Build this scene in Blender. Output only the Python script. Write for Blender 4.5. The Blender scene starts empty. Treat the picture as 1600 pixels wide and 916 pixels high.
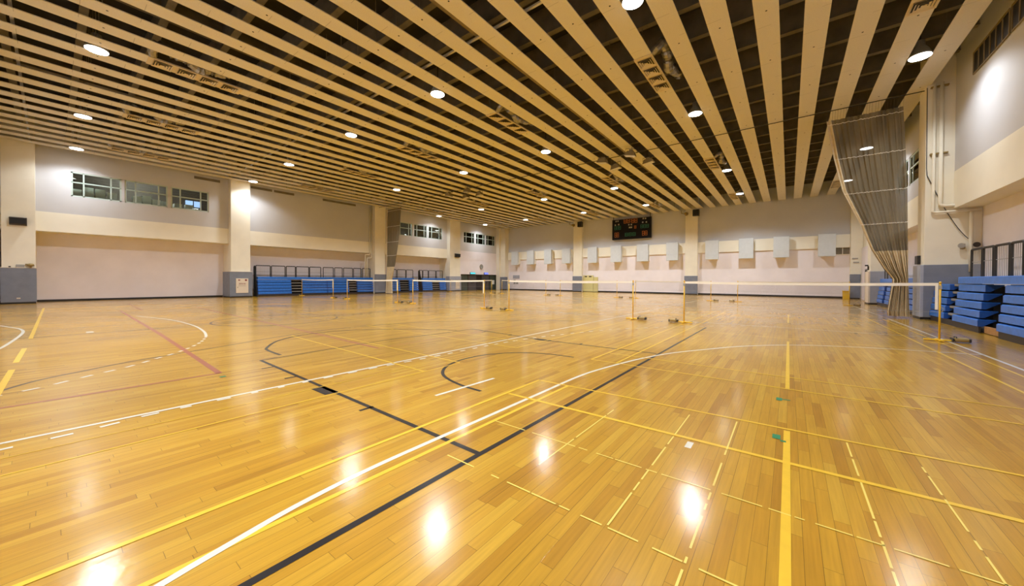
import bpy, bmesh, math, random
from mathutils import Vector, Matrix
random.seed(7)
S = bpy.context.scene
COL = S.collection
PI = math.pi

# ------------------------------------------------------------------ camera, world, exposure
F_PX, YAW, PITCH, ROLL, CX, CY = 558.86, math.radians(37.7604), math.radians(-0.6065), math.radians(0.2693), 799.6, 443.5
cam_d = bpy.data.cameras.new('camera'); cam = bpy.data.objects.new('camera', cam_d); COL.objects.link(cam)
cam_d.sensor_width = 36; cam_d.sensor_fit = 'HORIZONTAL'; cam_d.lens = F_PX/1600*36
cam_d.shift_x = (800-CX)/1600; cam_d.shift_y = (CY-458)/1600
cam_d.clip_start = 0.05; cam_d.clip_end = 300
fw = Vector((-math.sin(YAW)*math.cos(PITCH), math.cos(YAW)*math.cos(PITCH), math.sin(PITCH)))
rt = Vector((math.cos(YAW), math.sin(YAW), 0)); up = rt.cross(fw)
r2 = rt*math.cos(ROLL)+up*math.sin(ROLL); u2 = up*math.cos(ROLL)-rt*math.sin(ROLL)
M = Matrix((r2, u2, -fw)).transposed().to_4x4(); M.translation = (0, 0, 1.55)
cam.matrix_world = M
S.camera = cam

LAMP_W = 2350.0           # watts of the ceiling lamps over the courts
LAMP_WALL_W = 760.0       # and of the two rows along the side walls
LAMP_C = (0.91, 0.965, 1.0)
CONE = math.radians(144)
EXPOSURE = 0.82
w = bpy.data.worlds.new('world'); S.world = w; w.use_nodes = True
w.node_tree.nodes['Background'].inputs[0].default_value = (0.5, 0.6, 0.8, 1)
w.node_tree.nodes['Background'].inputs[1].default_value = 0.6
S.view_settings.view_transform = 'Standard'; S.view_settings.look = 'None'
S.view_settings.exposure = EXPOSURE; S.view_settings.gamma = 1; S.view_settings.use_curve_mapping = False
try:
    S.cycles.max_bounces = 10; S.cycles.diffuse_bounces = 6; S.cycles.glossy_bounces = 4
    S.cycles.transparent_max_bounces = 16; S.cycles.sample_clamp_indirect = 2.5; S.cycles.use_light_tree = True
    S.cycles.caustics_reflective = False; S.cycles.caustics_refractive = False
except Exception:
    pass

# ------------------------------------------------------------------ helpers
class MB:
    """collects shapes, links them as one mesh object"""
    def __init__(s): s.v = []; s.f = []; s.m = []
    def add(s, vs, fs, mi=0):
        o = len(s.v); s.v += [tuple(v) for v in vs]
        for f in fs: s.f.append([i+o for i in f]); s.m.append(mi)
        return s
    def box(s, x0, x1, y0, y1, z0, z1, mi=0, b=0.0):
        x0, x1 = min(x0, x1), max(x0, x1); y0, y1 = min(y0, y1), max(y0, y1); z0, z1 = min(z0, z1), max(z0, z1)
        b = min(b, (x1-x0)*.45, (y1-y0)*.45, (z1-z0)*.45)
        if b <= 0:
            vs = [(x, y, z) for z in (z0, z1) for y in (y0, y1) for x in (x0, x1)]
            return s.add(vs, [(0, 2, 3, 1), (4, 5, 7, 6), (0, 1, 5, 4), (2, 6, 7, 3), (0, 4, 6, 2), (1, 3, 7, 5)], mi)
        bm = bmesh.new(); bmesh.ops.create_cube(bm, size=1)
        for v in bm.verts: v.co = Vector(((x0+x1)/2+v.co.x*(x1-x0), (y0+y1)/2+v.co.y*(y1-y0), (z0+z1)/2+v.co.z*(z1-z0)))
        bmesh.ops.bevel(bm, geom=bm.edges[:], offset=b, segments=2, affect='EDGES', profile=.6)
        bm.verts.index_update()
        s.add([v.co[:] for v in bm.verts], [[v.index for v in f.verts] for f in bm.faces], mi); bm.free(); return s
    def prism(s, prof, axis, a0, a1, mi=0, mis=None):
        """profile [(u,v)] extruded along axis: 'y' -> (u,a,v), 'x' -> (a,u,v), 'z' -> (u,v,a)"""
        n = len(prof)
        g = {'y': lambda u, v, a: (u, a, v), 'x': lambda u, v, a: (a, u, v), 'z': lambda u, v, a: (u, v, a)}[axis]
        vs = [g(u, v, a0) for u, v in prof]+[g(u, v, a1) for u, v in prof]
        o = len(s.v); s.v += vs
        for i in range(n):
            j = (i+1) % n; s.f.append([o+i, o+j, o+n+j, o+n+i]); s.m.append(mis[i] if mis else mi)
        s.f.append([o+i for i in range(n)][::-1]); s.m.append(mi)
        s.f.append([o+n+i for i in range(n)]); s.m.append(mi)
        return s
    def tube(s, pts, r, n=8, mi=0, closed=False):
        pts = [Vector(p) for p in pts]; N = len(pts); o = len(s.v); prev = None
        for i, p in enumerate(pts):
            if closed: d = (pts[(i+1) % N]-pts[i-1])
            else: d = pts[min(i+1, N-1)]-pts[max(i-1, 0)]
            d.normalize()
            if prev is None:
                a = Vector((0, 0, 1)) if abs(d.z) < .9 else Vector((1, 0, 0)); u = d.cross(a).normalized()
            else:
                u = (prev-d*prev.dot(d)).normalized()
            prev = u; v = d.cross(u); rr = r[i] if isinstance(r, (list, tuple)) else r
            for k in range(n):
                t = 2*PI*k/n; s.v.append(tuple(p+u*(math.cos(t)*rr)+v*(math.sin(t)*rr)))
        for i in range(N if closed else N-1):
            j = (i+1) % N
            for k in range(n):
                l = (k+1) % n; s.f.append([o+i*n+k, o+i*n+l, o+j*n+l, o+j*n+k]); s.m.append(mi)
        if not closed:
            s.f.append([o+k for k in range(n)][::-1]); s.m.append(mi)
            s.f.append([o+(N-1)*n+k for k in range(n)]); s.m.append(mi)
        return s
    def lathe(s, prof, c, n=24, mi=0, axis='z'):
        o = len(s.v); c = Vector(c)
        for r, h in prof:
            for k in range(n):
                t = 2*PI*k/n; a, b = r*math.cos(t), r*math.sin(t)
                s.v.append(tuple(c+(Vector((a, b, h)) if axis == 'z' else Vector((h, a, b)) if axis == 'x' else Vector((a, h, b)))))
        for i in range(len(prof)-1):
            for k in range(n):
                l = (k+1) % n; s.f.append([o+i*n+k, o+i*n+l, o+(i+1)*n+l, o+(i+1)*n+k]); s.m.append(mi)
        for i in (0, len(prof)-1):
            if prof[i][0] > 1e-6: s.f.append([o+i*n+k for k in range(n)]); s.m.append(mi)
        return s
    def build(s, name, mats, parent=None, smooth=False, loc=None):
        me = bpy.data.meshes.new(name); me.from_pydata(s.v, [], s.f)
        if not isinstance(mats, (list, tuple)): mats = [mats]
        for m in mats: me.materials.append(m)
        me.polygons.foreach_set('material_index', s.m)
        bm = bmesh.new(); bm.from_mesh(me); bmesh.ops.recalc_face_normals(bm, faces=bm.faces); bm.to_mesh(me); bm.free()
        if smooth: me.polygons.foreach_set('use_smooth', [True]*len(me.polygons))
        me.update()
        o = bpy.data.objects.new(name, me); COL.objects.link(o)
        if parent is not None:
            o.parent = parent; o.matrix_parent_inverse = Matrix.Translation(parent.location).inverted()
            # mesh data is in world space: keep it there
        elif loc is not None: o.location = loc
        return o

def tag(o, label=None, cat=None, group=None, kind=None):
    if label: o['label'] = label
    if cat: o['category'] = cat
    if group: o['group'] = group
    if kind: o['kind'] = kind
    return o
def thing(name, label, cat, loc=(0, 0, 0), group=None):
    o = bpy.data.objects.new(name, None); COL.objects.link(o); o.location = loc; o.empty_display_size = .2
    return tag(o, label, cat, group)
def struct(o): o['kind'] = 'structure'; return o
def copy_tree(root, loc, label, group=None):
    r = root.copy(); COL.objects.link(r); r.location = loc; r['label'] = label
    if group: r['group'] = group
    for ch in root.children:
        c = ch.copy(); COL.objects.link(c); c.parent = r
        for g in ch.children:
            d = g.copy(); COL.objects.link(d); d.parent = c
    return r
ORD = ['', 'first', 'second', 'third', 'fourth', 'fifth', 'sixth', 'seventh', 'eighth', 'ninth', 'tenth', 'eleventh', 'twelfth', 'thirteenth',
       'fourteenth', 'fifteenth', 'sixteenth', 'seventeenth', 'eighteenth', 'nineteenth', 'twentieth', 'twenty-first', 'twenty-second',
       'twenty-third', 'twenty-fourth', 'twenty-fifth', 'twenty-sixth', 'twenty-seventh', 'twenty-eighth', 'twenty-ninth', 'thirtieth',
       'thirty-first', 'thirty-second', 'thirty-third', 'thirty-fourth']

# ------------------------------------------------------------------ materials
def newmat(name):
    m = bpy.data.materials.new(name); m.use_nodes = True
    nt = m.node_tree; return m, nt, nt.nodes['Principled BSDF']
def mat(name, c, rough=.5, metal=0., spec=.5, var=.06, scale=3., bump=0., emit=None, es=0., coat=0.):
    m, nt, b = newmat(name); N, L = nt.nodes, nt.links
    b.inputs['Roughness'].default_value = rough; b.inputs['Metallic'].default_value = metal
    b.inputs['Specular IOR Level'].default_value = spec
    if coat: b.inputs['Coat Weight'].default_value = coat; b.inputs['Coat Roughness'].default_value = .13; b.inputs['Coat IOR'].default_value = 1.27
    tc = N.new('ShaderNodeNewGeometry'); nz = N.new('ShaderNodeTexNoise'); nz.inputs['Scale'].default_value = scale; nz.inputs['Detail'].default_value = 4
    L.new(tc.outputs['Position'], nz.inputs['Vector'])
    rp = N.new('ShaderNodeValToRGB')
    rp.color_ramp.elements[0].position = .3; rp.color_ramp.elements[1].position = .7
    rp.color_ramp.elements[0].color = tuple(x*(1-var) for x in c)+(1,); rp.color_ramp.elements[1].color = tuple(min(1, x*(1+var)) for x in c)+(1,)
    L.new(nz.outputs['Fac'], rp.inputs['Fac']); L.new(rp.outputs['Color'], b.inputs['Base Color'])
    if bump:
        bp = N.new('ShaderNodeBump'); bp.inputs['Strength'].default_value = bump; bp.inputs['Distance'].default_value = .01
        n2 = N.new('ShaderNodeTexNoise'); n2.inputs['Scale'].default_value = scale*20; L.new(tc.outputs['Position'], n2.inputs['Vector'])
        L.new(n2.outputs['Fac'], bp.inputs['Height']); L.new(bp.outputs['Normal'], b.inputs['Normal'])
    if emit:
        b.inputs['Emission Color'].default_value = tuple(emit)+(1,); b.inputs['Emission Strength'].default_value = es
    return m
def mathn(nt, op, a, b=None, clamp=False):
    n = nt.nodes.new('ShaderNodeMath'); n.operation = op; n.use_clamp = clamp
    for i, x in enumerate((a, b)):
        if x is None: continue
        if isinstance(x, (int, float)): n.inputs[i].default_value = x
        else: nt.links.new(x, n.inputs[i])
    return n.outputs[0]

def floor_material():
    m, nt, b = newmat('gym_floor_planks'); N, L = nt.nodes, nt.links
    g = N.new('ShaderNodeNewGeometry'); sp = N.new('ShaderNodeSeparateXYZ'); L.new(g.outputs['Position'], sp.inputs[0])
    x, y = sp.outputs[0], sp.outputs[1]
    W, LEN = .082, .95
    xr = mathn(nt, 'DIVIDE', x, W); row = mathn(nt, 'FLOOR', xr); fx = mathn(nt, 'SUBTRACT', xr, row)
    w1 = N.new('ShaderNodeTexWhiteNoise'); w1.noise_dimensions = '1D'; L.new(row, w1.inputs['W'])
    yr = mathn(nt, 'ADD', mathn(nt, 'DIVIDE', y, LEN), mathn(nt, 'MULTIPLY', w1.outputs['Value'], 17.3))
    seg = mathn(nt, 'FLOOR', yr); fy = mathn(nt, 'SUBTRACT', yr, seg)
    cb = N.new('ShaderNodeCombineXYZ'); L.new(row, cb.inputs[0]); L.new(seg, cb.inputs[1])
    w2 = N.new('ShaderNodeTexWhiteNoise'); w2.noise_dimensions = '2D'; L.new(cb.outputs[0], w2.inputs['Vector'])
    ramp = N.new('ShaderNodeValToRGB'); e = ramp.color_ramp.elements
    e[0].position = 0; e[0].color = (.31, .145, .007, 1); e[1].position = 1; e[1].color = (.46, .265, .024, 1)
    for p, c in ((.12, (.375, .187, .010, 1)), (.5, (.405, .213, .013, 1)), (.85, (.43, .234, .017, 1))):
        q = e.new(p); q.color = c
    L.new(w2.outputs['Value'], ramp.inputs['Fac'])
    # grain
    gc = N.new('ShaderNodeCombineXYZ'); L.new(mathn(nt, 'MULTIPLY', x, 55.), gc.inputs[0]); L.new(mathn(nt, 'MULTIPLY', y, 2.2), gc.inputs[1])
    L.new(mathn(nt, 'MULTIPLY', w2.outputs['Value'], 40.), gc.inputs[2])
    gn = N.new('ShaderNodeTexNoise'); gn.inputs['Scale'].default_value = 1.; gn.inputs['Detail'].default_value = 4; L.new(gc.outputs[0], gn.inputs['Vector'])
    gr = N.new('ShaderNodeMapRange'); gr.inputs[1].default_value = .25; gr.inputs[2].default_value = .75; gr.inputs[3].default_value = .86; gr.inputs[4].default_value = 1.12
    L.new(gn.outputs['Fac'], gr.inputs[0])
    # large worn tone
    ln = N.new('ShaderNodeTexNoise'); ln.inputs['Scale'].default_value = .5; ln.inputs['Detail'].default_value = 3; L.new(g.outputs['Position'], ln.inputs['Vector'])
    lr = N.new('ShaderNodeMapRange'); lr.inputs[1].default_value = .3; lr.inputs[2].default_value = .7; lr.inputs[3].default_value = .93; lr.inputs[4].default_value = 1.06
    L.new(ln.outputs['Fac'], lr.inputs[0])
    # seams
    ex = mathn(nt, 'MINIMUM', fx, mathn(nt, 'SUBTRACT', 1., fx)); ey = mathn(nt, 'MINIMUM', fy, mathn(nt, 'SUBTRACT', 1., fy))
    w3 = N.new('ShaderNodeTexWhiteNoise'); w3.noise_dimensions = '1D'; L.new(mathn(nt, 'ADD', row, 91.5), w3.inputs['W'])
    wid = mathn(nt, 'ADD', mathn(nt, 'MULTIPLY', mathn(nt, 'POWER', w3.outputs['Value'], 5.), .025), .012)
    sx = mathn(nt, 'LESS_THAN', ex, wid); sy = mathn(nt, 'LESS_THAN', ey, .0016)
    seam = mathn(nt, 'MAXIMUM', sx, sy)
    dark = mathn(nt, 'SUBTRACT', 1., mathn(nt, 'MULTIPLY', seam, .55))
    fac = mathn(nt, 'MULTIPLY', mathn(nt, 'MULTIPLY', gr.outputs[0], lr.outputs[0]), dark)
    mx = N.new('ShaderNodeVectorMath'); mx.operation = 'SCALE'; L.new(ramp.outputs['Color'], mx.inputs[0]); L.new(fac, mx.inputs['Scale'])
    L.new(mx.outputs[0], b.inputs['Base Color'])
    b.inputs['Roughness'].default_value = .45; b.inputs['Specular IOR Level'].default_value = .12
    b.inputs['Coat Weight'].default_value = 1.; b.inputs['Coat IOR'].default_value = 1.27
    rn = N.new('ShaderNodeMapRange'); rn.inputs[1].default_value = .3; rn.inputs[2].default_value = .7; rn.inputs[3].default_value = .125; rn.inputs[4].default_value = .19
    L.new(ln.outputs['Fac'], rn.inputs[0]); L.new(rn.outputs[0], b.inputs['Coat Roughness'])
    bp = N.new('ShaderNodeBump'); bp.inputs['Strength'].default_value = .16; bp.inputs['Distance'].default_value = .004
    bn = N.new('ShaderNodeTexNoise'); bn.inputs['Scale'].default_value = 14.; bn.inputs['Detail'].default_value = 2; L.new(g.outputs['Position'], bn.inputs['Vector'])
    hh = mathn(nt, 'ADD', mathn(nt, 'MULTIPLY', w2.outputs['Value'], .35), bn.outputs['Fac'])
    L.new(hh, bp.inputs['Height']); L.new(bp.outputs['Normal'], b.inputs['Coat Normal'])
    return m
def paint(name, c):
    m = mat(name, c, rough=.45, spec=.12, var=.05, scale=9, coat=.8); return m

def slat_material():
    m, nt, b = newmat('ceiling_board'); N, L = nt.nodes, nt.links
    b.inputs['Roughness'].default_value = .8; b.inputs['Specular IOR Level'].default_value = .2
    g = N.new('ShaderNodeNewGeometry'); sp = N.new('ShaderNodeSeparateXYZ'); L.new(g.outputs['Position'], sp.inputs[0])
    n1 = N.new('ShaderNodeTexNoise'); n1.inputs['Scale'].default_value = 30; n1.inputs['Detail'].default_value = 3; L.new(g.outputs['Position'], n1.inputs['Vector'])
    mr = N.new('ShaderNodeMapRange'); mr.inputs[3].default_value = .9; mr.inputs[4].default_value = 1.08; L.new(n1.outputs['Fac'], mr.inputs[0])
    # board joints every 2.42 m, staggered by slat
    k = mathn(nt, 'FLOOR', mathn(nt, 'DIVIDE', mathn(nt, 'ADD', sp.outputs[0], 50.), 1.207))
    yy = mathn(nt, 'DIVIDE', mathn(nt, 'ADD', mathn(nt, 'ADD', sp.outputs[1], 20.), mathn(nt, 'MULTIPLY', mathn(nt, 'MODULO', k, 2.), 1.21)), 2.42)
    fr = mathn(nt, 'FRACT', yy); j = mathn(nt, 'LESS_THAN', fr, .006)
    dk = mathn(nt, 'SUBTRACT', 1., mathn(nt, 'MULTIPLY', j, .35))
    sc = N.new('ShaderNodeVectorMath'); sc.operation = 'SCALE'; sc.inputs[0].default_value = (.665, .625, .545)
    L.new(mathn(nt, 'MULTIPLY', mr.outputs[0], dk), sc.inputs['Scale']); L.new(sc.outputs[0], b.inputs['Base Color'])
    return m
def veil(name, c, alpha, rough=.9):
    """thin woven cloth: partly open"""
    m, nt, b = newmat(name); N, L = nt.nodes, nt.links
    b.inputs['Base Color'].default_value = tuple(c)+(1,); b.inputs['Roughness'].default_value = rough
    t = N.new('ShaderNodeBsdfTransparent'); mx = N.new('ShaderNodeMixShader'); mx.inputs[0].default_value = alpha
    g = N.new('ShaderNodeNewGeometry'); nz = N.new('ShaderNodeTexNoise'); nz.inputs['Scale'].default_value = 6; L.new(g.outputs['Position'], nz.inputs['Vector'])
    mr = N.new('ShaderNodeMapRange'); mr.inputs[3].default_value = alpha-.06; mr.inputs[4].default_value = min(1, alpha+.06); L.new(nz.outputs['Fac'], mr.inputs[0])
    L.new(mr.outputs[0], mx.inputs[0])
    L.new(t.outputs[0], mx.inputs[1]); L.new(b.outputs[0], mx.inputs[2]); L.new(mx.outputs[0], N['Material Output'].inputs[0])
    return m
def net_material():
    m, nt, b = newmat('net_cord'); N, L = nt.nodes, nt.links
    b.inputs['Base Color'].default_value = (.10, .07, .07, 1); b.inputs['Roughness'].default_value = .9
    g = N.new('ShaderNodeNewGeometry'); sp = N.new('ShaderNodeSeparateXYZ'); L.new(g.outputs['Position'], sp.inputs[0])
    a = mathn(nt, 'LESS_THAN', mathn(nt, 'FRACT', mathn(nt, 'DIVIDE', sp.outputs[0], .022)), .045)
    c = mathn(nt, 'LESS_THAN', mathn(nt, 'FRACT', mathn(nt, 'DIVIDE', sp.outputs[2], .022)), .045)
    t = N.new('ShaderNodeBsdfTransparent'); mx = N.new('ShaderNodeMixShader'); L.new(mathn(nt, 'MAXIMUM', a, c), mx.inputs[0])
    L.new(t.outputs[0], mx.inputs[1]); L.new(b.outputs[0], mx.inputs[2]); L.new(mx.outputs[0], N['Material Output'].inputs[0])
    return m
def glass_material():
    m, nt, b = newmat('window_glass'); N, L = nt.nodes, nt.links
    t = N.new('ShaderNodeBsdfTransparent'); t.inputs[0].default_value = (.86, .93, .9, 1)
    gl = N.new('ShaderNodeBsdfGlossy'); gl.inputs['Roughness'].default_value = .02
    fr = N.new('ShaderNodeFresnel'); fr.inputs[0].default_value = 1.5
    mx = N.new('ShaderNodeMixShader'); L.new(fr.outputs[0], mx.inputs[0]); L.new(t.outputs[0], mx.inputs[1]); L.new(gl.outputs[0], mx.inputs[2])
    L.new(mx.outputs[0], N['Material Output'].inputs[0]); return m

MT = {}
MT['floor'] = floor_material()
MT['slat'] = slat_material()
MT['wall_grey'] = mat('wall_grey_paint', (.58, .58, .61), .8, var=.03, scale=.7)
MT['wall_cream'] = mat('wall_cream_paint', (.87, .835, .73), .75, var=.03, scale=.9)
MT['wall_pink'] = mat('wall_pinkish_paint', (.82, .77, .82), .75, var=.04, scale=.8)
MT['pillar'] = mat('pillar_cream_paint', (.80, .755, .64), .7, var=.04, scale=1.1)
MT['pad'] = mat('blue_grey_padding', (.185, .205, .26), .55, var=.07, scale=3)
MT['pad_light'] = mat('pale_blue_grey_padding', (.36, .38, .46), .55, var=.05, scale=3)
MT['base'] = mat('black_baseboard', (.012, .011, .012), .5)
MT['deck'] = mat('dark_roof_deck', (.034, .028, .025), .9, var=.3, scale=1.5)
MT['joist'] = mat('joist_paint', (.19, .16, .115), .8, var=.2, scale=2)
MT['girder'] = mat('girder_paint', (.24, .19, .12), .7, var=.12, scale=2)
MT['dark'] = mat('black_metal', (.02, .018, .017), .5)
MT['conduit'] = mat('pale_conduit', (.55, .52, .48), .5)
MT['blue'] = mat('blue_bench_plastic', (.025, .16, .60), .38, var=.12, scale=8)
MT['bluedark'] = mat('blue_bench_end_cap', (.015, .085, .42), .4, var=.08, scale=6)
MT['step'] = mat('grey_aisle_tread', (.24, .22, .20), .7, var=.1)
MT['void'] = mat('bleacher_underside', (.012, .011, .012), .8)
MT['skirt'] = mat('bleacher_skirt_brown', (.035, .025, .022), .6)
MT['wood'] = mat('plain_wood_board', (.36, .18, .06), .6, var=.2, scale=6)
MT['yellow'] = mat('yellow_enamel', (.72, .44, .02), .4, var=.06)
MT['yellowpale'] = mat('pale_yellow_paint', (.66, .60, .27), .6, var=.04)
MT['tape'] = mat('white_net_tape', (.85, .82, .75), .7, var=.03)
MT['white'] = mat('white_enamel', (.8, .79, .75), .5, var=.03)
MT['net'] = net_material()
MT['curtain'] = veil('curtain_mesh_cloth', (.17, .138, .085), .90)
MT['canvas'] = mat('curtain_canvas', (.66, .55, .36), .85, var=.08, scale=5, bump=.1)
MT['panelbox'] = mat('acoustic_panel_cloth', (.58, .61, .64), .85, var=.03, scale=4)
MT['black'] = mat('scoreboard_face', (.010, .010, .015), .7, spec=.15)
MT['orange'] = mat('orange_digit', (.55, .19, .05), .5, var=.15, scale=12)
MT['green'] = mat('green_digit', (.02, .17, .12), .5, var=.15, scale=12)
MT['frame'] = mat('window_frame_paint', (.50, .60, .56), .5, var=.03)
MT['glass'] = glass_material()
MT['room'] = mat('corridor_paint', (.10, .085, .075), .9)
MT['grille'] = mat('vent_cream', (.66, .56, .38), .6)
MT['silver'] = mat('duct_foil', (.30, .28, .25), .35, metal=.7, var=.3, scale=9)
MT['brass'] = mat('dull_bronze', (.30, .21, .07), .5, metal=.2)
MT['sheet'] = mat('pale_cabinet_paint', (.72, .63, .52), .5, var=.03)
MT['red'] = mat('dark_red_marks', (.20, .02, .02), .5)
MT['doorgreen'] = mat('dark_green_door', (.055, .075, .06), .5)
MT['doorgrey'] = mat('dark_grey_door', (.075, .07, .075), .5)
MT['lens'] = mat('lamp_lens', (1, 1, 1), .3, emit=(1, .985, .95), es=12.)
MT['tube'] = mat('fill_lamp_tube', (1, 1, 1), .4, emit=(1, .97, .9), es=380.);  # glow of the added corridor fill lamps
MT['shade'] = mat('lamp_spun_aluminium', (.55, .54, .52), .4, metal=.5)
MT['flood_glass'] = mat('flood_glass', (.62, .60, .52), .25)
MT['flood_body'] = mat('flood_body', (.20, .165, .10), .5)
MT['exit_teal'] = mat('sign_teal_lit', (.05, .3, .35), .5, emit=(.05, .42, .50), es=1.0)
MT['exit_blue'] = mat('sign_blue_lit', (.06, .08, .5), .5, emit=(.12, .16, .95), es=1.2)
MT['daylight'] = mat('lit_far_window', (.4, .55, .8), .5, emit=(.34, .48, .85), es=.8)
MT['grey'] = mat('mid_grey_plastic', (.34, .33, .31), .5)
P_WHITE, P_BLACK, P_YEL = paint('court_paint_white', (.60, .565, .48)), paint('court_paint_black', (.012, .01, .011)), paint('court_paint_yellow', (.66, .41, .03))
P_RED, P_GREEN, P_PALE = paint('court_paint_red', (.30, .085, .05)), paint('floor_tape_green', (.02, .19, .085)), paint('floor_tape_yellow', (.70, .54, .12))
P_BROWN = paint('court_paint_brown', (.07, .035, .02))

# ------------------------------------------------------------------ room numbers (metres, camera stands at x=0 y=0)
XL_UP, XL_LOW, XL_P = -36.6, -38.1, -36.0        # left wall: upper face, recess face, pillar face
XR_UP, XR_LOW, XR_P = 5.18, 5.9, 4.4             # right wall the same way
YB, YN = 44.5, -2.0                              # far wall, near wall
ZS = 9.6                                         # underside of the ceiling slats
ZD = 11.6                                        # roof deck
PIL = [(-1.72, -0.52), (9.05, 10.38), (21.9, 23.2), (32.9, 34.8)]

# ---- floor and its paint
fl = struct(MB().box(XL_LOW-.4, XR_LOW+.4, YN-.4, YB+.4, -.2, 0).build('floor', MT['floor']))
class Ribbon:
    LZ = 0
    def __init__(s): s.mb = MB()
    def line(s, pts, wd, z=.0015, smooth=0):
        if smooth and len(pts) > 2:
            out = []
            for i in range(len(pts)-1):
                p0 = Vector(pts[max(i-1, 0)]); p1 = Vector(pts[i]); p2 = Vector(pts[i+1]); p3 = Vector(pts[min(i+2, len(pts)-1)])
                for k in range(smooth):
                    t = k/smooth
                    out.append(.5*((2*p1)+(p2-p0)*t+(2*p0-5*p1+4*p2-p3)*t*t+(3*p1-p0-3*p2+p3)*t**3))
            out.append(Vector(pts[-1])); pts = out
        pts = [Vector(p) for p in pts]; vs = []
        for i, p in enumerate(pts):
            d = (pts[min(i+1, len(pts)-1)]-pts[max(i-1, 0)]).normalized(); n = Vector((-d.y, d.x))*wd/2
            vs += [(p.x+n.x, p.y+n.y, z), (p.x-n.x, p.y-n.y, z)]
        s.mb.add(vs, [(2*i, 2*i+1, 2*i+3, 2*i+2) for i in range(len(pts)-1)]); return s
    def dash(s, pts, wd, on, off, z=.0015, smooth=8):
        dense = []
        for i in range(len(pts)-1):
            p0 = Vector(pts[max(i-1, 0)]); p1 = Vector(pts[i]); p2 = Vector(pts[i+1]); p3 = Vector(pts[min(i+2, len(pts)-1)])
            for k in range(smooth*4):
                t = k/(smooth*4)
                dense.append(.5*((2*p1)+(p2-p0)*t+(2*p0-5*p1+4*p2-p3)*t*t+(3*p1-p0-3*p2+p3)*t**3))
        acc = 0; cur = []; state = True
        for a, b in zip(dense, dense[1:]):
            if state: cur.append(a)
            acc += (b-a).length
            if acc > (on if state else off):
                if state and len(cur) > 1: s.line(cur, wd, z)
                cur = []; state = not state; acc = 0
        return s
    def rect(s, x0, x1, y0, y1, z=.0015):
        s.mb.add([(x0, y0, z), (x1, y0, z), (x1, y1, z), (x0, y1, z)], [(0, 1, 2, 3)]); return s
    def done(s, name, m, label): return tag(s.mb.build(name, m, fl), label)
def arc(cx, cy, r, a0, a1, n=24, ry=None):
    ry = ry or r
    return [(cx+r*math.cos(math.radians(a0+(a1-a0)*i/n)), cy+ry*math.sin(math.radians(a0+(a1-a0)*i/n))) for i in range(n+1)]
BR = Ribbon()                                                    # brown, faint old lines, lowest
BR.line([(-8.5, -.42), (-8.93, -.13), (-9.27, .33), (-9.65, .92), (-9.96, 1.73), (-10.3, 2.6), (-10.72, 3.6), (-11, 4.6), (-11.08, 5.6), (-10.95, 7.03), (-10.3, 8.65), (-9.0, 10.2), (-7.4, 11.6), (-6.36, 12.2)], .06, .001, 6)
BR.line(arc(-15.4, 5.35, 2.0, 0, 360, 48), .06, .001)
BR.line([(-15.4, -1.9), (-15.4, 13.3)], .05, .001)
BR.done('court_marking', P_BROWN, 'thin dark brown basketball arc and centre circle')
BK = Ribbon()
BK.line([(-2.155, -1.9), (-2.155, 13.35)], .055, .002)
BK.line([(-2.18, 2.33), (-7.9, 2.44)], .056, .002); BK.line([(-2.2, 7.87), (-5.0, 7.79), (-7.85, 8.12)], .056, .002)
BK.line([(-7.9, 2.42), (-8.02, 4.0), (-8.1, 5.3), (-7.9, 6.8), (-7.85, 8.14)], .045, .002, 5)
BK.line([(-8.15, 2.86), (-8.9, 2.88), (-9.3, 3.0), (-10.1, 3.5), (-10.62, 4.3), (-10.65, 5.2), (-10.2, 6.0), (-9.5, 6.7), (-8.6, 7.3), (-8.0, 7.6)], .06, .002, 6)
BK.line([(-3.37, 3.66), (-3.8, 3.69), (-4.28, 3.83), (-4.6, 4.05), (-4.85, 4.4), (-4.99, 4.9), (-4.93, 5.5), (-4.62, 6.02), (-4.07, 6.36), (-3.4, 6.44)], .055, .002, 6)
BK.rect(-5.32, -4.88, 2.24, 2.42, .002); BK.rect(-5.24, -4.8, 7.72, 7.9, .002)
for xx in (-3.98, -6.17, -7.15): BK.rect(xx-.025, xx+.025, 2.22, 2.40, .002); BK.rect(xx-.025, xx+.025, 7.8, 7.98, .002)
BK.done('court_marking', P_BLACK, 'black basketball baseline, lane and small arcs')
RD = Ribbon()
RD.line([(-25, 2.03), (-13.6, 1.86), (-7.36, 1.69)], .085, .0012); RD.line([(-31.4, 2.87), (-24.7, 2.72)], .08, .0012)
RD.line([(-25.4, 4.81), (-12.2, 4.65), (-7.26, 4.51)], .075, .0012); RD.line([(-7.38, -1.9), (-7.36, 1.71)], .06, .0012); RD.line([(-7.3, 4.5), (-7.2, 13)], .04, .0012)
RD.done('court_marking', P_RED, 'faded red volleyball lines')
WH = Ribbon(); zw = .0025
WH.line([(-5.8, -1.9), (-5.77, 6.0), (-5.72, 11), (-5.63, 33)], .055, zw)
WH.dash([(-5.52, -1.85), (-5.6, -.04), (-5.66, .45), (-5.72, .9), (-5.72, 3.1), (-5.68, 3.9), (-5.62, 4.96), (-5.58, 6.4), (-5.44, 7.62), (-5.15, 8.77), (-4.4, 10.85), (-3.66, 11.95), (-2.59, 13.3), (-1.18, 14.68), (-.2, 15.3)], .05, .155, .15, zw)
WH.line([(-1.75, -1.9), (-2.1, -1.0), (-2.4, 0), (-2.493, .336), (-2.55, .58), (-2.64, 1.02), (-2.69, 1.6), (-2.692, 2.3), (-2.685, 3.0), (-2.675, 4.06), (-2.66, 5.2), (-2.56, 6.0), (-2.31, 7.14), (-1.98, 8.1), (-1.49, 9.02), (-.86, 10.05), (-.02, 10.94), (.83, 11.47), (1.96, 11.87), (3.3, 12.15)], .05, zw, 6)
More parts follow.
